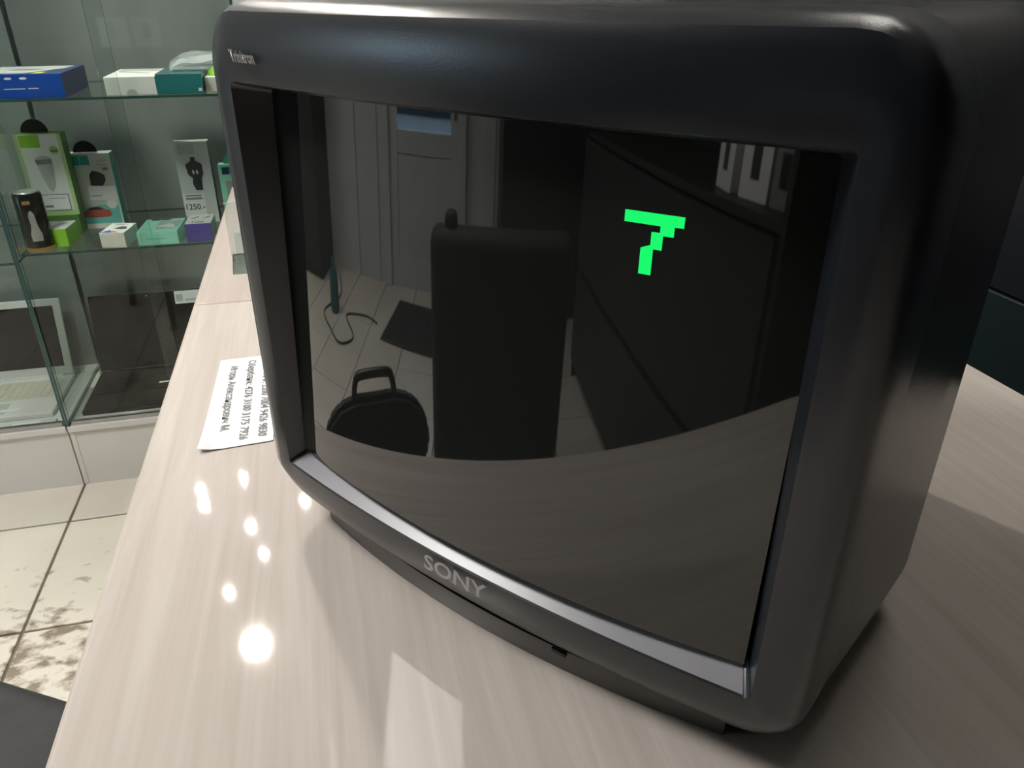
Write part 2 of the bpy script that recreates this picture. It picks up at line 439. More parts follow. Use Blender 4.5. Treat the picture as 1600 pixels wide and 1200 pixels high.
for k, (x, y, lab) in enumerate([(-1.20, 0.95, 'added square fill light on the ceiling over the shop floor'), (-1.9, 3.1, 'added square fill light on the ceiling in the back of the shop'),
                               (1.05, 0.95, 'added dim fill light on the ceiling over the staff side of the counter')]):
    e = empty('added_fill_panel', (x, y, CEIL), 0, lab, 'ceiling light', 'fill panels added on the ceiling')  # panels added as fill to brighten the room, goods and counter
    bm = bmesh.new()
    for q in ((-.31, -.29, -.31, .31), (.29, .31, -.31, .31), (-.29, .29, -.31, -.29), (-.29, .29, .29, .31)):
        box_into(bm, q[0], q[1], q[2], q[3], -.03, 0)
    link('frame', bm_mesh(bm, 'frame'), M_WHITE, e)
    box('diffuser', -.29, .29, -.29, .29, -.022, -.010, (M_FILL, M_FILL, M_FILL_DIM)[k], e)

# ================================================================== COUNTER
CXL, CXR = -0.212, 0.812
ct = empty('counter', (0, 0, 0), 0, 'long pale wood laminate shop counter under the television', 'counter')
def worktop(name, y0, y1, m):
    bm = bmesh.new(); box_into(bm, CXL, CXR, y0, y1, CZ - .036, CZ, .004, 3)
    return link(name, bm_mesh(bm, name), m, ct)
worktop('worktop', -0.75, 1.2205, M_COUNTER); worktop('worktop', 1.2215, 2.06, M_COUNTER_DIM)
box('edge_band', CXL - .0012, CXL + .001, -0.75, 2.06, CZ - .034, CZ - .0035, M_EDGE, ct)
box('front_panel', CXL + .07, CXL + .09, -0.70, 2.04, .08, CZ - .036, M_CARC, ct)
box('staff_panel', CXR - .06, CXR - .04, -0.70, 2.04, .08, CZ - .036, M_CARC, ct)
box('end_panel', CXL + .09, CXR - .06, -0.70, -.68, .08, CZ - .036, M_CARC, ct)
box('end_panel', CXL + .09, CXR - .06, 2.02, 2.04, .08, CZ - .036, M_CARC, ct)
box('plinth', CXL + .10, CXR - .09, -0.66, 2.0, 0.0, .08, M_BLACK, ct)

# ================================================================== TELEVISION
TVX, TVY = 0.09510, 0.45339
tv = empty('television', (TVX, TVY, CZ), R(-51.15), 'dark grey tube television showing a green seven, standing on the counter', 'television')
ZC = 0.234            # height of the tube centre above the counter
HWB = 0.2475
def bulge(x, b): return b * (1 - min(1.0, abs(x) / HWB) ** 2)

loops = [  # half width, top, bottom, radius, forward offset, bulge
    (.1995, .1455, -.1500, .003, -.014, .020),
    (.2120, .1515, -.1650, .004, .0115, .020),
    (.2130, .1525, -.1662, .005, .0128, .020),
    (.2250, .1650, -.1820, .016, .0150, .0205),
    (.2335, .1890, -.1995, .030, .0135, .021),
    (.2380, .1970, -.2062, .036, .0105, .021),
    (.2410, .2013, -.2108, .040, .0045, .021),
    (.2427, .2034, -.2133, .043, -.0050, .020),
    (.2436, .2042, -.2145, .045, -.0200, .018),
    (.2440, .2042, -.2145, .045, -.0400, .012),
    (.2442, .2042, -.2145, .045, -.0460, .010),
]
# below the opening the face leans back under the viewer's eye, down to the lip
def lean(z): return .30 * max(0.0, -.172 - z)
rings = [[(x, -(n + bulge(x, b) - lean(z)), z + ZC) for x, z in rrect(hw, t, bt, r)] for hw, t, bt, r, n, b in loops]
NP = len(rings[0])
bm = bmesh.new(); V = [[bm.verts.new(p) for p in ring] for ring in rings]
bs = bmesh.new(); S0 = {}; S1 = {}
for a in range(len(V) - 1):
    for k in range(NP):
        k2 = (k + 1) % NP
        if a == 0 and k < 16: continue        # the bottom reveal is the grey sill
        bm.faces.new((V[a][k], V[a][k2], V[a + 1][k2], V[a + 1][k]))
link('bezel', bm_mesh(bm, 'bezel'), M_TV, tv, smooth=32)
sa = [bs.verts.new(rings[0][k]) for k in range(17)]; sb = [bs.verts.new(rings[1][k]) for k in range(17)]
sc_ = [bs.verts.new((p[0], p[1] + .003, p[2] - .006)) for p in rings[0][:17]]; sd = [bs.verts.new((p[0], p[1] + .003, p[2] - .006)) for p in rings[1][:17]]
for k in range(16):
    bs.faces.new((sa[k], sa[k + 1], sb[k + 1], sb[k])); bs.faces.new((sc_[k + 1], sc_[k], sd[k], sd[k + 1]))
    bs.faces.new((sb[k], sb[k + 1], sd[k + 1], sd[k])); bs.faces.new((sa[k + 1], sa[k], sc_[k], sc_[k + 1]))
o = link('sill', bm_mesh(bs, 'sill'), M_SILL, tv, smooth=40); o['label'] = 'light grey sloping sill below the screen'

# body shell behind the bezel
bl = [(.2405, .1985, -.2090, .042, .020), (.2428, .2030, -.2135, .044, .0300), (.2445, .2034, -.2160, .042, .0485), (.2520, .2035, -.2200, .034, .150),
      (.2555, .2040, -.2205, .032, .200), (.2500, .1990, -.2200, .034, .212), (.2200, .1850, -.2180, .045, .260),
      (.1750, .1500, -.2150, .050, .340), (.1500, .1150, -.2100, .050, .400), (.1420, .1050, -.2000, .045, .412)]
bm = bmesh.new(); V = []
for hw, t, bt, r, y in bl: V.append([bm.verts.new((x, y, z + ZC)) for x, z in rrect(hw, t, bt, r)])
for a in range(len(V) - 1):
    for k in range(NP):
        k2 = (k + 1) % NP
        bm.faces.new((V[a][k], V[a][k2], V[a + 1][k2], V[a + 1][k]))
bm.faces.new(V[-1]); bm.faces.new(V[0][::-1])
body = link('body_shell', bm_mesh(bm, 'body_shell'), M_TVB, tv, smooth=40)
for i in range(9):   # cooling slots on the rear
    box('vent_slot', -.12, .12, .4122, .4135, .10 + i * .018, .106 + i * .018, M_BLACK, body)

# picture tube: cylinder bulging towards the viewer, leaning back by 2.5 degrees
SAG, SHW, TILT = .022, .2025, R(2.5)
RAD = (.2 * .2 + SAG * SAG) / (2 * SAG)
def scr(x, v, off=0.0):
    n = SAG - RAD + math.sqrt(RAD * RAD - x * x) + off
    return Vector((x, -(n * cos(TILT) - v * sin(TILT)), ZC + v * cos(TILT) + n * sin(TILT)))
bm = bmesh.new(); NX = 64
f = [[bm.verts.new(scr(-SHW + 2 * SHW * i / NX, v)) for i in range(NX + 1)] for v in (-.1535, .1495)]
g = [[bm.verts.new(scr(-SHW + 2 * SHW * i / NX, v, -.012)) for i in range(NX + 1)] for v in (-.1535, .1495)]
for i in range(NX):
    bm.faces.new((f[0][i], f[0][i + 1], f[1][i + 1], f[1][i])); bm.faces.new((g[0][i + 1], g[0][i], g[1][i], g[1][i + 1]))
    bm.faces.new((g[0][i], g[0][i + 1], f[0][i + 1], f[0][i])); bm.faces.new((f[1][i], f[1][i + 1], g[1][i + 1], g[1][i]))
bm.faces.new((f[0][0], f[1][0], g[1][0], g[0][0])); bm.faces.new((f[0][-1], g[0][-1], g[1][-1], f[1][-1]))
screen = link('screen', bm_mesh(bm, 'screen'), M_SCREEN, tv, smooth=30); screen['label'] = 'dark glossy screen mirroring the shop'
# on-screen channel number, built on a coarse dot grid like the set draws it
sv = [(.1037, .1093), (.1350, .1093), (.1350, .1037), (.1303, .1037), (.1303, .0985), (.1248, .0985), (.1248, .0910),
      (.1203, .0910), (.1203, .0772), (.1138, .0772), (.1138, .0910), (.1188, .0930), (.1188, .0998), (.1232, .0998), (.1232, .1033), (.1037, .1033)]
bm = bmesh.new()
va = [bm.verts.new(scr(x, v, .0006)) for x, v in sv]; vb = [bm.verts.new(scr(x, v, .0001)) for x, v in sv]
bm.faces.new(va); bm.faces.new(vb[::-1])
for i in range(len(sv)): bm.faces.new((va[i], vb[i], vb[(i + 1) % len(sv)], va[(i + 1) % len(sv)]))
me = bm_mesh(bm, 'channel_digit')
o = link('channel_digit', me, M_PHOS, screen); o['label'] = 'glowing green number 7'
# lower skirt under the lip, with the little control notch
bm = bmesh.new(); A = []; B = []; N = 24
def skirt_y(x): return -(.0175 - .022 * (abs(x) / .195) ** 2)
for i in range(N + 1):
    x = -.195 + .39 * i / N; y = skirt_y(x)
    A.append((bm.verts.new((x, y + .001, 0.0)), bm.verts.new((x, y, .003)), bm.verts.new((x, y - .001, .0215)), bm.verts.new((x, .19, .0215)), bm.verts.new((x, .19, 0.0))))
for i in range(N):
    for k in range(5): bm.faces.new((A[i][k], A[i][(k + 1) % 5], A[i + 1][(k + 1) % 5], A[i + 1][k]))
bm.faces.new(A[0]); bm.faces.new(A[-1][::-1])
sk = link('lower_skirt', bm_mesh(bm, 'lower_skirt'), M_SKIRT, tv, smooth=40)
box('control_notch', .070, .082, skirt_y(.075) - .0030, skirt_y(.075) + .002, .0165, .0208, M_BLACK, sk, bev=.001)
# lettering
me = text_mesh('brand_lettering', 'SONY', .060, .0128, bold=.016)
for v in me.vertices: v.co.y -= bulge(v.co.x, .0205)
o = link('brand_lettering', me, M_LOGO, tv, (-.004, -.01565, ZC - .1755), (R(-6), 0, 0))
bdg = link('badge_lettering', text_mesh('badge_lettering', 'Trinitron', .032, .0082, bold=.030), M_LOGO, tv,
           (-.1830, -.0262, ZC + .1700), (R(10), 0, R(-7.5)))

# ================================================================== PAPER NOTICE AND ACRYLIC STAND ON THE COUNTER
pap = empty('paper_notice', (0, 0, CZ), 0, 'white paper slip with printed payment details lying beside the television', 'paper')
pc = [(-.158, .760), (-.080, .767), (-.080, .999), (-.153, .995)]
bm = bmesh.new(); nx, ny = 6, 14; gr = []
for j in range(ny + 1):
    row = []
    for i in range(nx + 1):
        s, t = i / nx, j / ny
        p = (Vector(pc[0]) * (1 - s) * (1 - t) + Vector(pc[1]) * s * (1 - t) + Vector(pc[2]) * s * t + Vector(pc[3]) * (1 - s) * t)
        lift = .0012 + .005 * max(0, 1 - 3.2 * (s + t)) ** 2
        row.append(bm.verts.new((p.x, p.y, lift)))
    gr.append(row)
for j in range(ny):
    for i in range(nx): bm.faces.new((gr[j][i], gr[j][i + 1], gr[j + 1][i + 1], gr[j + 1][i]))
link('sheet', bm_mesh(bm, 'sheet'), M_PAPER, pap)
for s, x, y, w in (('Тинькофф: 2200 7004 9426 9830', -.0930, .882, .205), ('Сбербанк: 4276 3100 3175 7926', -.1130, .880, .208),
                ('Игорь Александрович М.', -.1350, .885, .172)):
    me = text_mesh('printed_line', s, w, .0125, bold=.004)
    for v in me.vertices: v.co = Vector((v.co.z, -v.co.x, .0018))
    link('printed_line', me, M_INK, pap, (x, y, 0))

st = empty('acrylic_stand', (-.108, 1.372, CZ), R(4), 'clear greenish acrylic stand on the counter behind the television', 'acrylic stand')
M_PEDGE = mat('pale_acrylic_edge', (0.42, 0.54, 0.51), rough=0.2, var=0.05)
glass_sheet('base', -.055, .075, -.012, .10, 0, .003, st, M_CLEAR, M_PEDGE)
glass_sheet('upright', -.055, .075, .05, .053, .003, .11, st, M_CLEAR, M_PEDGE)
glass_sheet('leaflet_pocket', -.045, .065, .036, .038, .003, .06, st, M_CLEAR, M_PEDGE)

# ================================================================== GLASS SHOWCASES
SYF, SYB = 2.120, 2.555
BASEZ = 0.198; SH2 = 0.693; SH1 = 1.065; TOPZ = 1.70
def showcase(x0, x1, label, shelves):
    e = empty('glass_showcase', ((x0 + x1) / 2, (SYF + SYB) / 2, 0), 0, label, 'showcase', 'glass showcases along the back')
    cx, cy = (x0 + x1) / 2, (SYF + SYB) / 2
    def lb(nm, a, b, c, d, z0, z1, m, bev=0): return box(nm, a - cx, b - cx, c - cy, d - cy, z0, z1, m, e, bev=bev)
    def lg(nm, a, b, c, d, z0, z1, gm=None): return glass_sheet(nm, a - cx, b - cx, c - cy, d - cy, z0, z1, e, gm)
    lb('plinth', x0, x1 - .004, SYF + .004, SYB, 0, BASEZ - .018, M_WHITE)
    lb('deck', x0, x1 - .004, SYF - .004, SYB, BASEZ - .018, BASEZ, M_WHITE, .0015)
    lb('plinth_edge_strip', x0, x0 + .012, SYF + .002, SYF + .004, .002, BASEZ - .018, M_CREAM)
    lb('door_track', x0 + .012, x1 - .012, SYF + .004, SYF + .018, BASEZ, BASEZ + .012, M_GREYEDGE)
    lb('back_panel', x0, x1, SYB - .012, SYB - .002, BASEZ, TOPZ, M_BACK)
    lg('side_glass', x0, x0 + .006, SYF, SYB - .012, BASEZ, TOPZ)
    lg('side_glass', x1 - .006, x1, SYF, SYB - .012, BASEZ, TOPZ)
    lg('top_glass', x0, x1, SYF, SYB - .012, TOPZ, TOPZ + .006)
    xm = (x0 + x1) / 2
    for z in shelves: lg('shelf', x0 + .007, x1 - .007, SYF + .022, SYB - .014, z - .006, z)
    lg('sliding_door', x0 + .008, xm + .02, SYF + .006, SYF + .010, BASEZ + .012, TOPZ - .004, M_GLASSF)
    lg('sliding_door', xm - .02, x1 - .008, SYF + .012, SYF + .016, BASEZ + .012, TOPZ - .004, M_GLASSF)
    return e
showcase(-0.764, -0.150, 'glass showcase with phone accessories on shelves beside the television', (SH2, SH1))
showcase(-1.390, -0.7645, 'glass showcase with a white laptop at the left photo edge', (SH2 - .02, SH1 + .03))

# ------------------------------------------------------------------ boxes on the shelves
def carton(name, label, x0, x1, y0, d, z, h, mats, cat='box', rz=0.0, group=None, bev=.0006):
    """a cardboard box; mats = (front, top, side); origin at the centre of the base; front at local y = -d/2"""
    w = x1 - x0
    e = empty(name, ((x0 + x1) / 2, y0 + d / 2, z), rz, label, cat, group)
    bm = bmesh.new(); box_into(bm, -w / 2, w / 2, -d / 2, d / 2, 0, h, bev, 1)
    me = bm_mesh(bm, 'carton')
    for m in mats: me.materials.append(m)
    for p in me.polygons:
        n = p.normal
        p.material_index = 0 if n.y < -.6 else (1 if abs(n.z) > .6 else 2)
    o = bpy.data.objects.new('carton', me); COL.objects.link(o); o.parent = e
    return e, w, d, h

def fprint(e, d, name, pts, m, lift=.0006):
    return poly(name, pts, .0004, m, e, (0, -d / 2 - lift, 0))
def tprint(e, h, name, pts, m, lift=.0006):
    """print lying on the top face; pts in local x,y"""
    bm = bmesh.new(); n = len(pts)
    a = [bm.verts.new((x, y, h + lift)) for x, y in pts]; b = [bm.verts.new((x, y, h + lift - .0004)) for x, y in pts]
    bm.faces.new(a); bm.faces.new(b[::-1])
    for k in range(n): bm.faces.new((a[k], b[k], b[(k + 1) % n], a[(k + 1) % n]))
    return link(name, bm_mesh(bm, name), m, e)
def rect(x0, x1, z0, z1): return [(x0, z0), (x1, z0), (x1, z1), (x0, z1)]
def disc(cx, cz, r, n=20, a0=0, a1=2 * pi):
    return [(cx + r * cos(a0 + (a1 - a0) * k / n), cz + r * sin(a0 + (a1 - a0) * k / n)) for k in range(n if abs(a1 - a0 - 2 * pi) < 1e-6 else n + 1)]
def ftext(e, d, s, w, h, x, z, m=None):
    return link('price_digits', text_mesh('price_digits', s, w, h, .0002, .012), m or M_INKD, e, (x, -d / 2 - .0012, z))
def ttext(e, h, s, w, hh, x, y, m=None):
    me = text_mesh('price_digits', s, w, hh, 0, .012)
    for v in me.vertices: v.co = Vector((v.co.x, v.co.z, 0))
    return link('price_digits', me, m or M_INKD, e, (x, y, h + .0014))

# upper shelf -------------------------------------------------------
e, w, d, h = carton('blue_accessory_box', 'royal blue box with white top picture on the upper glass shelf', -.752, -.563, 2.150, .235, SH1, .054, (M_BLUE, M_NAVY, M_NAVY))
tprint(e, h, 'top_picture', [(-.09, -.098), (.012, -.100), (.074, .02), (.078, .09), (-.09, .085)], M_LGREY)
tprint(e, h, 'dark_motif', [(-.045, -.02), (.01, -.028), (.03, .0), (-.03, .01)], M_GREYP, .0012)
tprint(e, h, 'yellow_mark', [(.030, -.112), (.052, -.112), (.056, -.075), (.034, -.07)], M_YELL)
for x in (-.052, -.020, .012): fprint(e, d, 'white_dot', [(x + .008 * cos(t * pi / 8), .0445 + .0026 * sin(t * pi / 8)) for t in range(16)], M_PAPER)
fprint(e, d, 'caption_strip', rect(-.034, .012, .0205, .0225), M_CARDG)
fprint(e, d, 'caption_strip', rect(.018, .040, .0210, .0230), M_CARDG)
e, w, d, h = carton('white_accessory_box', 'flat white box between blue and teal boxes on the upper shelf', -.477, -.361, 2.168, .215, SH1, .041, (M_CARD, M_CARD, M_CARDG))
tprint(e, h, 'grey_line', [(-.045, .02), (.03, -.02), (.033, -.016), (-.042, .026)], M_GREYP)
tprint(e, h, 'grey_panel', rect(-.05, .05, .04, .10), M_LGREY)
fprint(e, d, 'thumb_notch', disc(0, .001, .012, 12, 0, pi), M_LGREY)
e, w, d, h = carton('teal_accessory_box', 'glossy dark teal box under the plastic bag on the upper shelf', -.359, -.252, 2.166, .20, SH1, .046, (M_DTEAL, M_DTEAL, M_DTEAL))
tprint(e, h, 'white_label', rect(-.03, .05, .0, .055), M_PAPER)
box('foil_edge', -w / 2, w / 2, -d / 2 - .0006, -d / 2 + .0005, h - .0012, h + .0006, M_SILVER, e)
fprint(e, d, 'corner_mark', rect(.042, .050, .005, .012), M_PAPER)
e, w, d, h = carton('white_green_box', 'small white box with green dome top at the right end of the upper shelf', -.249, -.195, 2.190, .11, SH1, .034, (M_CREAM, M_CARD, M_CREAM))
lathe('green_cap', [(0, .022), (.012, .020), (.021, .012), (.024, 0), (0, 0)], M_GREEN, e, 24, (0, .0, h))
bag = empty('clear_plastic_bag', (-.272, 2.285, SH1 + .046), R(6), 'crumpled clear plastic bag lying on the teal box', 'plastic bag')
bm = bmesh.new(); nx, ny = 20, 14; rnd = random.Random(3)
top_r, bot_r = [], []
for j in range(ny + 1):
    ra, rb = [], []
    for i in range(nx + 1):
        s_, t = i / nx, j / ny
        edge = min(s_, 1 - s_, t, 1 - t)
        puff = .009 * min(1, edge * 5) + .0025 * sin(9 * s_ + 5 * t) + rnd.uniform(-.0007, .0007)
        base = .016 + .012 * t + .010 * s_ - .010 * max(0, .25 - s_) * 4
        ra.append(bm.verts.new((-.066 + .140 * s_, -.062 + .124 * t, base + puff)))
        rb.append(bm.verts.new((-.066 + .140 * s_, -.062 + .124 * t, base - .006 - puff * .4)))
    top_r.append(ra); bot_r.append(rb)
for j in range(ny):
    for i in range(nx):
        bm.faces.new((top_r[j][i], top_r[j][i + 1], top_r[j + 1][i + 1], top_r[j + 1][i]))
        bm.faces.new((bot_r[j][i], bot_r[j + 1][i], bot_r[j + 1][i + 1], bot_r[j][i + 1]))
M_BAG = mat('milky_film', (0.62, 0.68, 0.68), rough=0.12, spec=0.6, var=0.12, vscale=25)
nt = M_BAG.node_tree; bb = nt.nodes['Principled BSDF']; bb.inputs['Alpha'].default_value = 0.42
link('film', bm_mesh(bm, 'film'), M_BAG, bag, smooth=25)
lower = bm = bmesh.new(); box_into(bm, -.06, .065, -.055, .055, .0005, .008, .003, 2)
link('folded_film', bm_mesh(bm, 'folded_film'), M_BAG, bag, smooth=40)

# lower shelf: flat boxes in the front row -----------------------------
e, w, d, h = carton('lime_box', 'small lime green box with white top in front of the tall green pack', -.724, -.650, 2.192, .085, SH2, .047, (M_GREEN, M_CARD, M_GREEN), rz=R(-5))
tprint(e, h, 'product_picture', [(-.012, -.02), (.004, -.024), (.022, .018), (.008, .026)], M_LGREY)
e, w, d, h = carton('white_price_box', 'small white box with a blue triangle print on the lower shelf', -.560, -.498, 2.146, .095, SH2, .040, (M_CREAM, M_CARD, M_CARDG), rz=R(-9))
tprint(e, h, 'blue_triangle', [(-.030, -.044), (.000, -.044), (-.010, -.022)], M_BLUE)
tprint(e, h, 'orange_triangle', [(.000, -.044), (.018, -.044), (-.004, -.026)], mat('orange_print', (.55, .22, .10), .4, var=.1))
tprint(e, h, 'plug_picture', [(-.008, -.006), (.006, .012), (.020, .010), (.026, -.012), (.010, -.014)], M_DARKP)
ttext(e, h, '200.-', .034, .013, .000, .028, M_INK)
e, w, d, h = carton('mint_box', 'flat mint green box between white and violet boxes', -.474, -.373, 2.146, .125, SH2, .037, (M_MINT, M_MINT, M_MINT), rz=R(-3))
tprint(e, h, 'dark_logo_bar', rect(-.036, -.012, .047, .059), M_DARKP)
tprint(e, h, 'dark_logo_bar', rect(-.009, .015, .047, .059), M_DARKP)
tprint(e, h, 'picture_panel', rect(-.010, .046, -.022, .038), M_LGREY)
tprint(e, h, 'price_tag', [(-.008, -.040), (.040, -.040), (.034, -.005), (.018, .008), (-.004, -.012)], M_CARD, .0012)
ttext(e, h, '250.-', .034, .010, .010, -.034, M_INK)
fprint(e, d, 'faint_line', rect(-.03, .02, .016, .018), M_TEALL)
e, w, d, h = carton('violet_box', 'small violet fronted box with white top beside the counter edge', -.357, -.291, 2.158, .095, SH2, .047, (M_PURPLE, M_CARD, M_CARDG), rz=R(-2))
for x in (-.014, .016): tprint(e, h, 'adapter_picture', [(x - .010, .006), (x - .002, .006), (x + .010, .026), (x + .004, .028)], M_GREYP)
ttext(e, h, '100', .030, .014, .000, -.034)
# lower shelf: tall packs at the back ------------------------------------
e0, w, d, h0 = carton('lime_riser_box', 'plain lime box hidden under the tall green charger pack', -.752, -.645, 2.300, .085, SH2, .056, (M_DGREEN, M_GREEN, M_DGREEN))
e, w, d, h = carton('green_charger_pack', 'tall white and lime charger pack with a black hanging tab', -.752, -.640, 2.306, .045, SH2 + .0565, .212, (M_CARD, M_GREEN, M_DGREEN), rz=R(-3))
fprint(e, d, 'lime_border', rect(-w / 2, -w / 2 + .009, 0, h), M_PGREEN); fprint(e, d, 'lime_border', rect(w / 2 - .009, w / 2, 0, h), M_PGREEN)
fprint(e, d, 'lime_border', rect(-w / 2 + .009, w / 2 - .009, 0, .011), M_PGREEN)
fprint(e, d, 'lime_logo_block', rect(-.045, -.022, h - .034, h - .003), M_GREEN, .0010)
fprint(e, d, 'lime_logo_block', rect(-.021, .002, h - .034, h - .003), M_GREEN, .0010)
fprint(e, d, 'charger_picture', [(-.020, .150), (.000, .158), (.020, .152), (.022, .136), (.016, .080), (.006, .062), (-.002, .068), (-.010, .096), (-.018, .136)], M_LGREY)
fprint(e, d, 'charger_ring', [(-.020, .146), (.021, .148), (.020, .136), (-.017, .134)], M_GREYP, .0012)
fprint(e, d, 'round_badge', disc(.033, .170, .011), M_PGREEN); fprint(e, d, 'badge_bar', rect(.024, .042, .166, .170), M_DGREEN, .0012)
t = fprint(e, d, 'price_tag', rect(-.030, .040, .012, .056), M_GREYP, .0012); fprint(e, d, 'price_tag_face', rect(-.028, .038, .014, .054), M_PAPER, .0018)
fprint(e, d, 'tag_line', rect(-.010, .030, .044, .047), M_LGREY, .0024); fprint(e, d, 'tag_line', rect(-.024, -.004, .021, .027), M_GREYP, .0024)
poly('hanging_tab', disc(0, 0, .033, 24, 0, pi), .003, M_BLACK, e, (-.012, .006, h))
e, w, d, h = carton('teal_charger_pack', 'white charger pack with teal logo and a red car picture', -.656, -.546, 2.356, .040, SH2, .205, (M_CARDG, M_CARD, M_TEAL), rz=R(-2))
fprint(e, d, 'teal_logo_block', rect(-.046, -.023, h - .030, h - .004), M_TEAL); fprint(e, d, 'teal_logo_block', rect(-.022, .001, h - .030, h - .004), M_TEAL)
fprint(e, d, 'teal_band', [(-.048, .014), (.050, .014), (.050, .066), (.000, .066), (-.048, .054)], M_TEALL)
fprint(e, d, 'white_bottom_border', rect(-w / 2, w / 2, 0, .013), M_CARD)
fprint(e, d, 'red_car_picture', [(-.046, .034), (-.046, .046), (-.034, .053), (-.024, .060), (.000, .061), (.014, .053), (.026, .050), (.028, .036), (.020, .032), (-.030, .031)], M_RED, .0012)
fprint(e, d, 'car_window_print', [(-.030, .053), (-.022, .059), (-.002, .060), (.008, .053)], M_DARKP, .0018)
fprint(e, d, 'white_round_seal', disc(.034, .068, .0135), M_PAPER, .0018)
fprint(e, d, 'charger_picture', [(-.008, .120), (-.006, .150), (.004, .160), (.020, .155), (.032, .147), (.032, .132), (.022, .118)], M_DARKP, .0012)
fprint(e, d, 'price_tag', rect(-.018, .052, .080, .118), M_PAPER, .0018); fprint(e, d, 'tag_line', rect(-.012, .014, .089, .094), M_LGREY, .0024)
fprint(e, d, 'charger_base_print', [(-.020, .088), (-.018, .102), (-.015, .102), (-.013, .084)], M_DARKP, .0012)
for z in (.186, .175): fprint(e, d, 'grey_caption', rect(.018, .046, z - .003, z + .002), M_LGREY)
fprint(e, d, 'grey_caption', rect(.030, .044, .160, .167), M_GREYP)
poly('hanging_tab', disc(0, 0, .030, 24, 0, pi), .003, M_BLACK, e, (-.010, .006, h))
e, w, d, h = carton('grey_charger_pack', 'tall pale grey pack with a black charger picture and price 1250', -.379, -.289, 2.345, .042, SH2, .226, (M_CARDG, M_CARD, M_GREYP), rz=R(-1))
fprint(e, d, 'logo_block', rect(-.035, .008, h - .032, h - .006), M_LGREY)
fprint(e, d, 'charger_picture', [(-.006, .186), (-.006, .176), (-.022, .166), (-.018, .138), (-.008, .128), (-.010, .112), (-.004, .094), (.014, .094),
                                (.016, .128), (.022, .138), (.022, .166), (.006, .176), (.006, .186)], M_DARKP)
for x in (-.004, .006): fprint(e, d, 'silver_mark', [(x - .003, .146), (x + .001, .152), (x + .004, .142), (x, .138)], M_CARD, .0012)
fprint(e, d, 'price_tag', rect(-.044, .014, .022, .085), M_PAPER, .0012)
for z in (.080, .073): fprint(e, d, 'tag_line', rect(-.036, .008, z - .0015, z + .0015), M_GREYP, .0020)
ftext(e, d, '1250.-', .050, .017, -.014, .048); e.children[-1].location.y -= .0018
e, w, d, h = carton('mint_hanging_pack', 'mint green pack with a round hanging tab half hidden by the television', -.272, -.185, 2.345, .038, SH2, .160, (M_MINT, M_MINT, M_TEAL))
fprint(e, d, 'dark_logo_block', rect(-.034, -.014, h - .026, h - .006), M_NAVY); fprint(e, d, 'dark_logo_block', rect(-.012, .008, h - .026, h - .006), M_NAVY)
fprint(e, d, 'blister_window', rect(-.028, .030, .06, .115), M_SILVER)
poly('hanging_tab', disc(0, 0, .038, 24, 0, pi), .002, M_TEALL, e, (.010, 0, h))
# black tube pack at the shelf end
tb = empty('black_tube_pack', (-.7205, 2.187, SH2), 0, 'black cylindrical pack with a grey charger print and gold foot ring', 'tube pack')
lathe('gold_ring', [(0, 0), (.034, 0), (.035, .003), (.034, .010), (0, .010)], M_GOLD, tb, 36)
lathe('tube', [(0, .010), (.033, .010), (.0335, .014), (.0335, .140), (.031, .145), (0, .145)], M_BLACKG, tb, 36)
lathe('silver_lid', [(0, .145), (.026, .145), (.028, .147), (.026, .150), (0, .1505)], M_SILVER, tb, 36)
def tube_print(name, rows, m, r=.0339):
    """print wrapped on the tube: rows of (height, left angle, right angle)"""
    bm = bmesh.new(); n = 8; g1 = []
    for z, a0, a1 in rows:
        g1.append([bm.verts.new((r * sin(a0 + (a1 - a0) * k / n), -r * cos(a0 + (a1 - a0) * k / n), z)) for k in range(n + 1)])
    for p, q in zip(g1, g1[1:]):
        for k in range(n): bm.faces.new((p[k], p[k + 1], q[k + 1], q[k]))
    return link(name, bm_mesh(bm, name), m, tb)
tube_print('charger_print', [(.028, -.10, .62), (.046, -.12, .66), (.056, -.02, .56), (.070, .06, .48), (.088, .02, .46), (.098, .06, .42), (.106, .18, .30)], M_SILVER)
tube_print('copper_mark', [(.122, -.15, .38), (.131, -.15, .38)], M_GOLD)

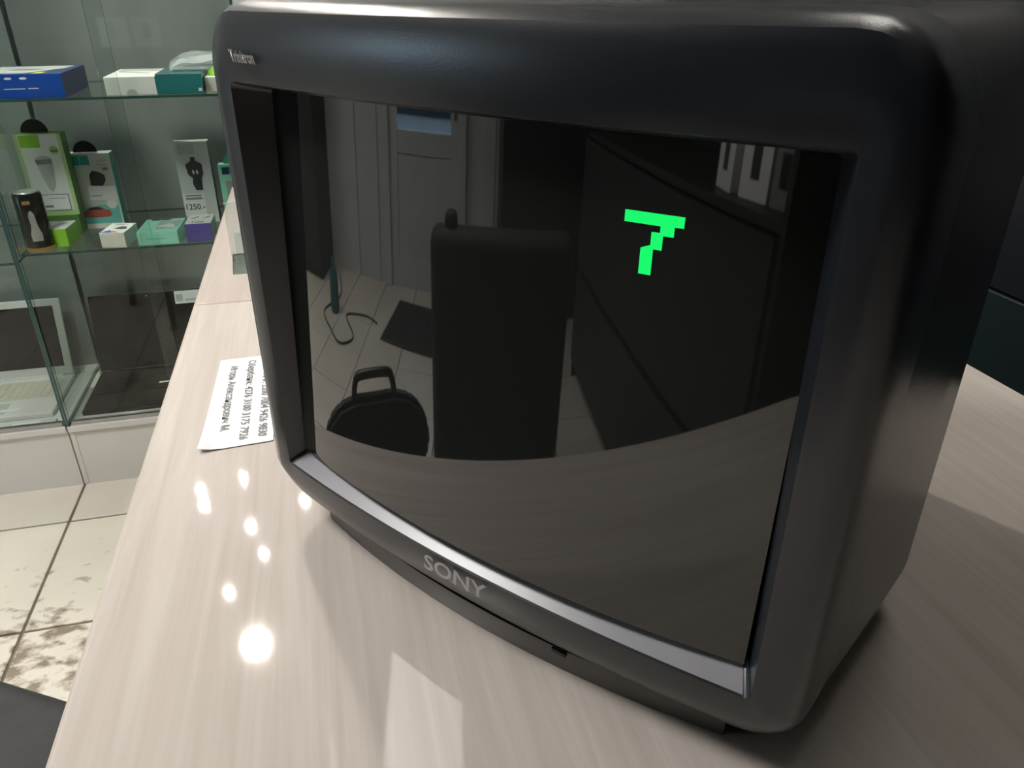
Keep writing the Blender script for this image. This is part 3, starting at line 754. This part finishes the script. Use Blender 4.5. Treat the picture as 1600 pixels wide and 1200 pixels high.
# laptops on the showcase decks ------------------------------------------
def laptop(name, label, x0, x1, y0, y1, lidlen, tilt, m_case, m_scr, m_key, black):
    e = empty(name, ((x0 + x1) / 2, y0, BASEZ), 0, label, 'laptop')
    w = x1 - x0; dp = y1 - y0
    box('base', -w / 2, w / 2, 0, dp, 0, .016, m_case, e, bev=.004)
    kb = box('keyboard_deck', -w / 2 + .012, w / 2 - .012, dp * .38, dp - .03, .016, .0172, m_key, e)
    if not black:
        kw = (w - .034) / 14
        bmk = bmesh.new(); box_into(bmk, -kw / 2 + .001, kw / 2 - .001, -.0075, .0075, 0, .0022, .0006, 1)
        kme = bm_mesh(bmk, 'key'); kme.materials.append(M_KEYS)
        for r_ in range(7):
            for c_ in range(14):
                k = bpy.data.objects.new('key', kme); COL.objects.link(k); k.parent = kb
                k.location = (-w / 2 + .017 + kw * (c_ + .5), dp * .38 + .012 + r_ * .0172, .0172)
    box('touchpad', -.05, .035, .020, dp * .33, .016, .0166, m_key if black else M_LGREY, e)
    box('palm_sticker', .02, .075, dp * .52 if black else .03, dp * .55 if black else .045, .0172, .0178, M_PAPER, e)
    lid = empty('lid_pivot', (0, 0, 0)); bpy.data.objects.remove(lid)
    bm = bmesh.new(); box_into(bm, -w / 2, w / 2, -.004, .004, 0, lidlen, .0035, 3)
    o = link('lid', bm_mesh(bm, 'lid'), m_case, e, (0, dp - .004, .018), (R(-tilt), 0, 0), smooth=40)
    bz = .022 if not black else .006
    box('display', -w / 2 + bz, w / 2 - bz, -.0046, -.004, .028 if not black else .012, lidlen - (.022 if not black else .006), m_scr, o)
    lathe('webcam', [(0, 0), (.002, 0), (.002, .0008), (0, .0008)], M_DARKP if not black else M_SILVER, o, 10, (0, -.0042, lidlen - .011), (R(90), 0, 0))
    if black:
        box('price_sticker', w / 2 - .088, w / 2 - .014, -.0056, -.0046, lidlen - .044, lidlen - .004, M_PAPER, o)
        box('sticker_block', w / 2 - .084, w / 2 - .064, -.0062, -.0056, lidlen - .036, lidlen - .014, M_LGREY, o)
        box('sticker_line', w / 2 - .058, w / 2 - .022, -.0062, -.0056, lidlen - .036, lidlen - .030, M_LGREY, o)
    box('hinge', -w / 2 + .03, w / 2 - .03, dp - .012, dp + .004, .010, .022, m_case if not black else M_BLACK, e, bev=.003)
    return e
M_DUSTY = mat('dusty_black_screen', (0.022, 0.019, 0.017), rough=0.30, spec=0.3, var=0.45, vscale=9)
laptop('black_laptop', 'open black laptop with a white price sticker in the showcase', -.735, -.395, 2.172, 2.440, .238, 14, M_DUSTY, M_DUSTY, M_DUSTY, True)
laptop('white_laptop', 'open white laptop with ivory keys in the left showcase', -1.150, -.815, 2.190, 2.450, .240, 12, M_WHITE, M_DUSTY, M_WHITE, False)
tray = box('document_tray', -.13, .13, -.012, .012, 0, .006, M_CARDG, None, bev=.001)
tray.location = (-.93, 2.158, BASEZ); tag(tray, 'flat grey card strip before the white laptop', 'card strip')
box('paper_tag', .02, .09, -.008, .004, .006, .0075, M_PAPER, tray)

# grey cabinet with a white box behind the television
gc = empty('grey_file_cabinet', (.26, 2.42, 0), 0, 'grey metal cabinet standing behind the television', 'cabinet')
box('body', -.38, .42, -.22, .20, .0, 1.262, mat('grey_metal', (.25, .26, .27), .4, var=.05), gc, bev=.004)
for i in range(3):
    dr = box('drawer', -.37, .41, -.232, -.2205, .06 + i * .40, .44 + i * .40, mat('grey_metal_front', (.28, .29, .30), .4, var=.05), gc, bev=.003)
    box('handle', -.05, .09, -.248, -.232, .30 + i * .40, .315 + i * .40, M_CHROME, dr, bev=.002)
e, w, d, h = carton('white_carton', 'large white carton on the grey cabinet above the television', -.150, .45, 2.21, .36, 1.2625, .22, (M_PAPER, M_CARD, M_CARD))
box('tape', -.02, .02, -d / 2 - .0008, -d / 2 - .0001, 0.0, h, M_CREAM, e)

# ================================================================== STAFF SIDE (dark, right of the counter)
wd = empty('black_wardrobe', (1.55, 1.55, 0), 0, 'tall black wardrobe behind the counter on the right', 'wardrobe')
box('carcass', -.28, .32, -1.25, 1.25, .0, 2.2, M_DARKWALL, wd, bev=.004)
for i in range(4):
    y = -1.25 + i * .625
    dr = box('door', -.302, -.282, y + .003, y + .622, .78, 2.18, mat('black_satin_door', (.008, .010, .014), .35, var=.15, vscale=3), wd, bev=.003)
    box('handle', -.322, -.302, y + .56, y + .575, 1.2, 1.42, M_BLACK, dr, bev=.003)
    box('lower_door', -.302, -.282, y + .003, y + .622, .04, .775, M_TEALD, wd, bev=.003)

# ================================================================== SHOP FLOOR (mirrored in the screen)
def chair_cushion(name, hx, hy, hz, m, parent, loc, rot=(0, 0, 0), bev=.03):
    bm = bmesh.new(); box_into(bm, -hx, hx, -hy, hy, -hz, hz, min(bev, hz * .9, hx * .9, hy * .9), 5)
    return link(name, bm_mesh(bm, name), m, parent, loc, rot, smooth=60)

# visitor chair pulled up to the counter, its seat corner shows at the lower left
vc = empty('visitor_chair', (-.565, .66, 0), R(-121.4), 'black padded visitor chair with a looped back handle at the counter', 'chair')
chair_cushion('seat', .235, .235, .035, M_LEATHER, vc, (0, 0, .445))
bk = [(-.235, .50), (-.228, .555), (-.20, .60), (-.15, .630), (-.08, .645), (.08, .645), (.15, .630), (.20, .60), (.228, .555), (.235, .50), (.20, .46), (-.20, .46)]
poly('backrest', bk, .045, M_LEATHER, vc, (0, -.275, 0), bev=.012)
tube('back_handle', smooth_path([(-.085, -.252, .635), (-.078, -.256, .668), (-.055, -.258, .684), (.055, -.258, .684), (.078, -.256, .668), (.085, -.252, .635)], 6), .011, M_BLACK, vc)
for sx in (-1, 1):
    tube('leg', smooth_path([(sx * .20, -.262, .50), (sx * .205, -.24, .40), (sx * .215, -.25, .012)], 6), .012, M_BLACK, vc)
    tube('leg', smooth_path([(sx * .20, .17, .42), (sx * .21, .20, .30), (sx * .215, .215, .012)], 6), .012, M_BLACK, vc)
    tube('seat_rail', [(sx * .203, -.245, .405), (sx * .203, .18, .405)], .010, M_BLACK, vc)
    for sy in (-1, 1): lathe('foot', [(0, 0), (.016, 0), (.016, .014), (0, .014)], M_BLACK, vc, 14, (sx * .215, (.215 if sy > 0 else -.25), 0))

# office chair with tall back farther out on the shop floor
oc = empty('office_chair', (-1.33, .30, 0), R(95), 'black office chair with a tall padded back on the shop floor', 'chair')
chair_cushion('seat', .25, .24, .045, M_LEATHER, oc, (0, .02, .49))
chair_cushion('backrest', .275, .045, .315, M_LEATHER, oc, (0, -.265, .625), (R(7), 0, 0), bev=.05)
chair_cushion('top_grip', .026, .022, .035, M_LEATHER, oc, (.19, -.298, .935), (R(7), 0, 0))
tube('spine', [(0, -.05, .43), (0, -.22, .43), (0, -.245, .56)], .018, M_BLACK, oc)
tube('gas_column', [(0, 0, .10), (0, 0, .46)], .025, M_CHROME, oc, 16)
for sx in (-1, 1):
    tube('arm_support', smooth_path([(sx * .20, .02, .445), (sx * .265, .02, .47), (sx * .275, .02, .58), (sx * .27, -.02, .64)], 6), .016, M_BLACK, oc)
    chair_cushion('armrest', .03, .14, .015, M_BLACK, oc, (sx * .27, -.02, .655), bev=.013)
for k in range(5):
    a = 2 * pi * k / 5 + .3
    leg = tube('base_leg', [(.02 * cos(a), .02 * sin(a), .105), (.29 * cos(a), .29 * sin(a), .075)], [.028, .016], M_BLACK, oc)
    lathe('castor', [(0, -.014), (.026, -.014), (.030, -.008), (.030, .008), (.026, .014), (0, .014)], M_BLACK, oc, 18, (.29 * cos(a), .29 * sin(a), .030), (R(90), 0, a))
    tube('castor_stem', [(.29 * cos(a), .29 * sin(a), .03), (.29 * cos(a), .29 * sin(a), .078)], .007, M_BLACK, oc, 8)

dm = empty('door_mat', (-3.0, 1.02, 0), R(8), 'dark rubber mat on the floor before the entrance door', 'mat')
box('mat_body', -.33, .33, -.30, .30, .0, .010, M_MAT, dm, bev=.004)
bm = bmesh.new()
for i in range(24): box_into(bm, -.31 + i * .026, -.31 + i * .026 + .012, -.28, .28, .010, .014)
link('ribs', bm_mesh(bm, 'ribs'), M_MAT, dm)['kind'] = 'stuff'
cd = tube('power_cord', smooth_path([(-3.45, 2.2, .008), (-3.1, 2.05, .008), (-2.75, 2.15, .008), (-2.55, 1.95, .008), (-2.45, 1.78, .008), (-2.6, 1.66, .008), (-2.85, 1.85, .008), (-2.95, 1.62, .008), (-2.9, 1.45, .008)], 8), .006, M_BLACK)
tag(cd, 'black power cord curled on the tiles near the door', 'cord')
bt = lathe('floor_bottle', [(0, 0), (.055, 0), (.06, .02), (.058, .16), (.05, .20), (.022, .235), (.02, .275), (0, .275)], M_BOTTLE, None, 28, (-2.85, 2.02, 0))
tag(bt, 'dark teal bottle standing on the tiles near the door', 'bottle')

tw = empty('dark_tall_cabinet', (-3.40, -.72, 0), 0, 'tall dark green cabinet against the entrance wall', 'cabinet')
box('carcass', -.24, .22, -.86, .86, .06, 2.3, M_WOODD, tw, bev=.004); box('plinth', -.22, .18, -.84, .84, 0, .06, M_BLACK, tw)
for i in range(3):
    y = -.86 + i * .5733
    dr = box('door', .222, .240, y + .003, y + .570, .07, 2.29, M_WOODD, tw, bev=.003)
    box('handle', .240, .262, y + .52, y + .535, 1.05, 1.25, M_CHROME, dr, bev=.003)
tc2 = empty('dark_corner_cabinet', (-3.40, 2.68, 0), 0, 'narrow dark green cabinet in the corner left of the door', 'cabinet')
box('carcass', -.24, .20, -.28, .28, .06, 2.2, M_WOODD, tc2, bev=.004); box('plinth', -.22, .16, -.26, .26, 0, .06, M_BLACK, tc2)
dr = box('door', .202, .220, -.277, .277, .07, 2.19, M_WOODD, tc2, bev=.003); box('handle', .22, .242, -.24, -.225, 1.05, 1.25, M_CHROME, dr, bev=.003)

# shelving unit opposite the screen with a few boxed goods
su = empty('dark_shelving_unit', (-1.50, -.70, 0), 0, 'dark brown shelving unit with boxed goods facing the counter', 'shelving unit')
SW, SD = .95, .27
for sx in (-1, 1): box('side_board', sx * SW - .011, sx * SW + .011, -SD, SD, 0, 2.1, M_SHOP, su)
box('back_board', -SW + .011, SW - .011, -SD, -SD + .012, 0, 2.1, M_SHOP, su)
for z in (.08, .50, 1.02, 1.50, 2.08): box('shelf', -SW + .011, SW - .011, -SD + .012, SD, z - .022, z, M_SHOP, su)
for z0, z1 in ((.09, .47), (.51, .99)): box('lower_door', -SW + .012, SW - .012, SD, SD + .018, z0, z1, M_SHOP, su)
def boxed(name, label, x, y, z, w, h, d, m, pm, rz=0):
    # these face +Y, so turn the carton round
    e = empty(name, (x, y, z), pi + rz, label, 'box', 'boxed goods on the dark shelving unit')
    bm = bmesh.new(); box_into(bm, -w / 2, w / 2, -d / 2, d / 2, 0, h, .001, 1)
    link('carton', bm_mesh(bm, 'carton'), m, e)
    fprint(e, d, 'device_picture', [(-.02, h * .3), (.02, h * .3), (.02, h * .82), (-.02, h * .82)], pm)
    return e
boxed('device_box', 'white device box with dark picture, nearest the shelf middle', -.95, -.52, 1.02, .13, .14, .05, M_CARD, M_DARKP, R(12))
boxed('device_box', 'white device box with dark picture, beside another on the dark shelf', -.79, -.52, 1.02, .13, .14, .05, M_CARD, M_DARKP, R(-6))
boxed('headset_box', 'dark grey boxed headset at the shelf end', -.655, -.54, 1.02, .10, .13, .08, M_GREYP, M_BLACK)
boxed('cable_box', 'teal cable box on the dark upper shelf', -1.70, -.54, 1.50, .14, .17, .06, M_TEAL, M_CARD)
boxed('router_box', 'navy router box on the dark upper shelf', -1.45, -.54, 1.50, .22, .16, .07, M_NAVY, M_CARDG)

# parked car outside the door glass
car = empty('parked_car', (-5.85, 1.6, -.02), R(90), 'pale parked car seen through the door window', 'car')
prof = [(-2.0, .35), (-2.05, .62), (-1.95, .85), (-1.15, .95), (-.55, 1.38), (.75, 1.42), (1.45, 1.02), (2.0, .92), (2.08, .6), (2.0, .35)]
poly('car_body', prof, 1.6, M_CAR, car, (0, -.8, 0), bev=.05)
for y in (-.815, .80):
    poly('side_window', [(-1.0, .84), (-.52, 1.30), (.05, 1.33), (.05, .84)], .015, M_CARG, car, (0, y, 0))
    poly('side_window', [(.12, .84), (.12, 1.33), (.70, 1.35), (1.25, .90)], .015, M_CARG, car, (0, y, 0))
for x in (-1.3, 1.3):
    for y in (-.80, .80):
        wh = lathe('wheel', [(0, -.1), (.26, -.1), (.31, -.07), (.31, .07), (.26, .1), (0, .1)], M_BLACK, car, 28, (x, y, .31), (R(90), 0, 0))
        lathe('hub_cap', [(0, -.112), (.17, -.108), (.19, -.10), (.19, .10), (.17, .108), (0, .112)], M_SILVER, wh, 24)
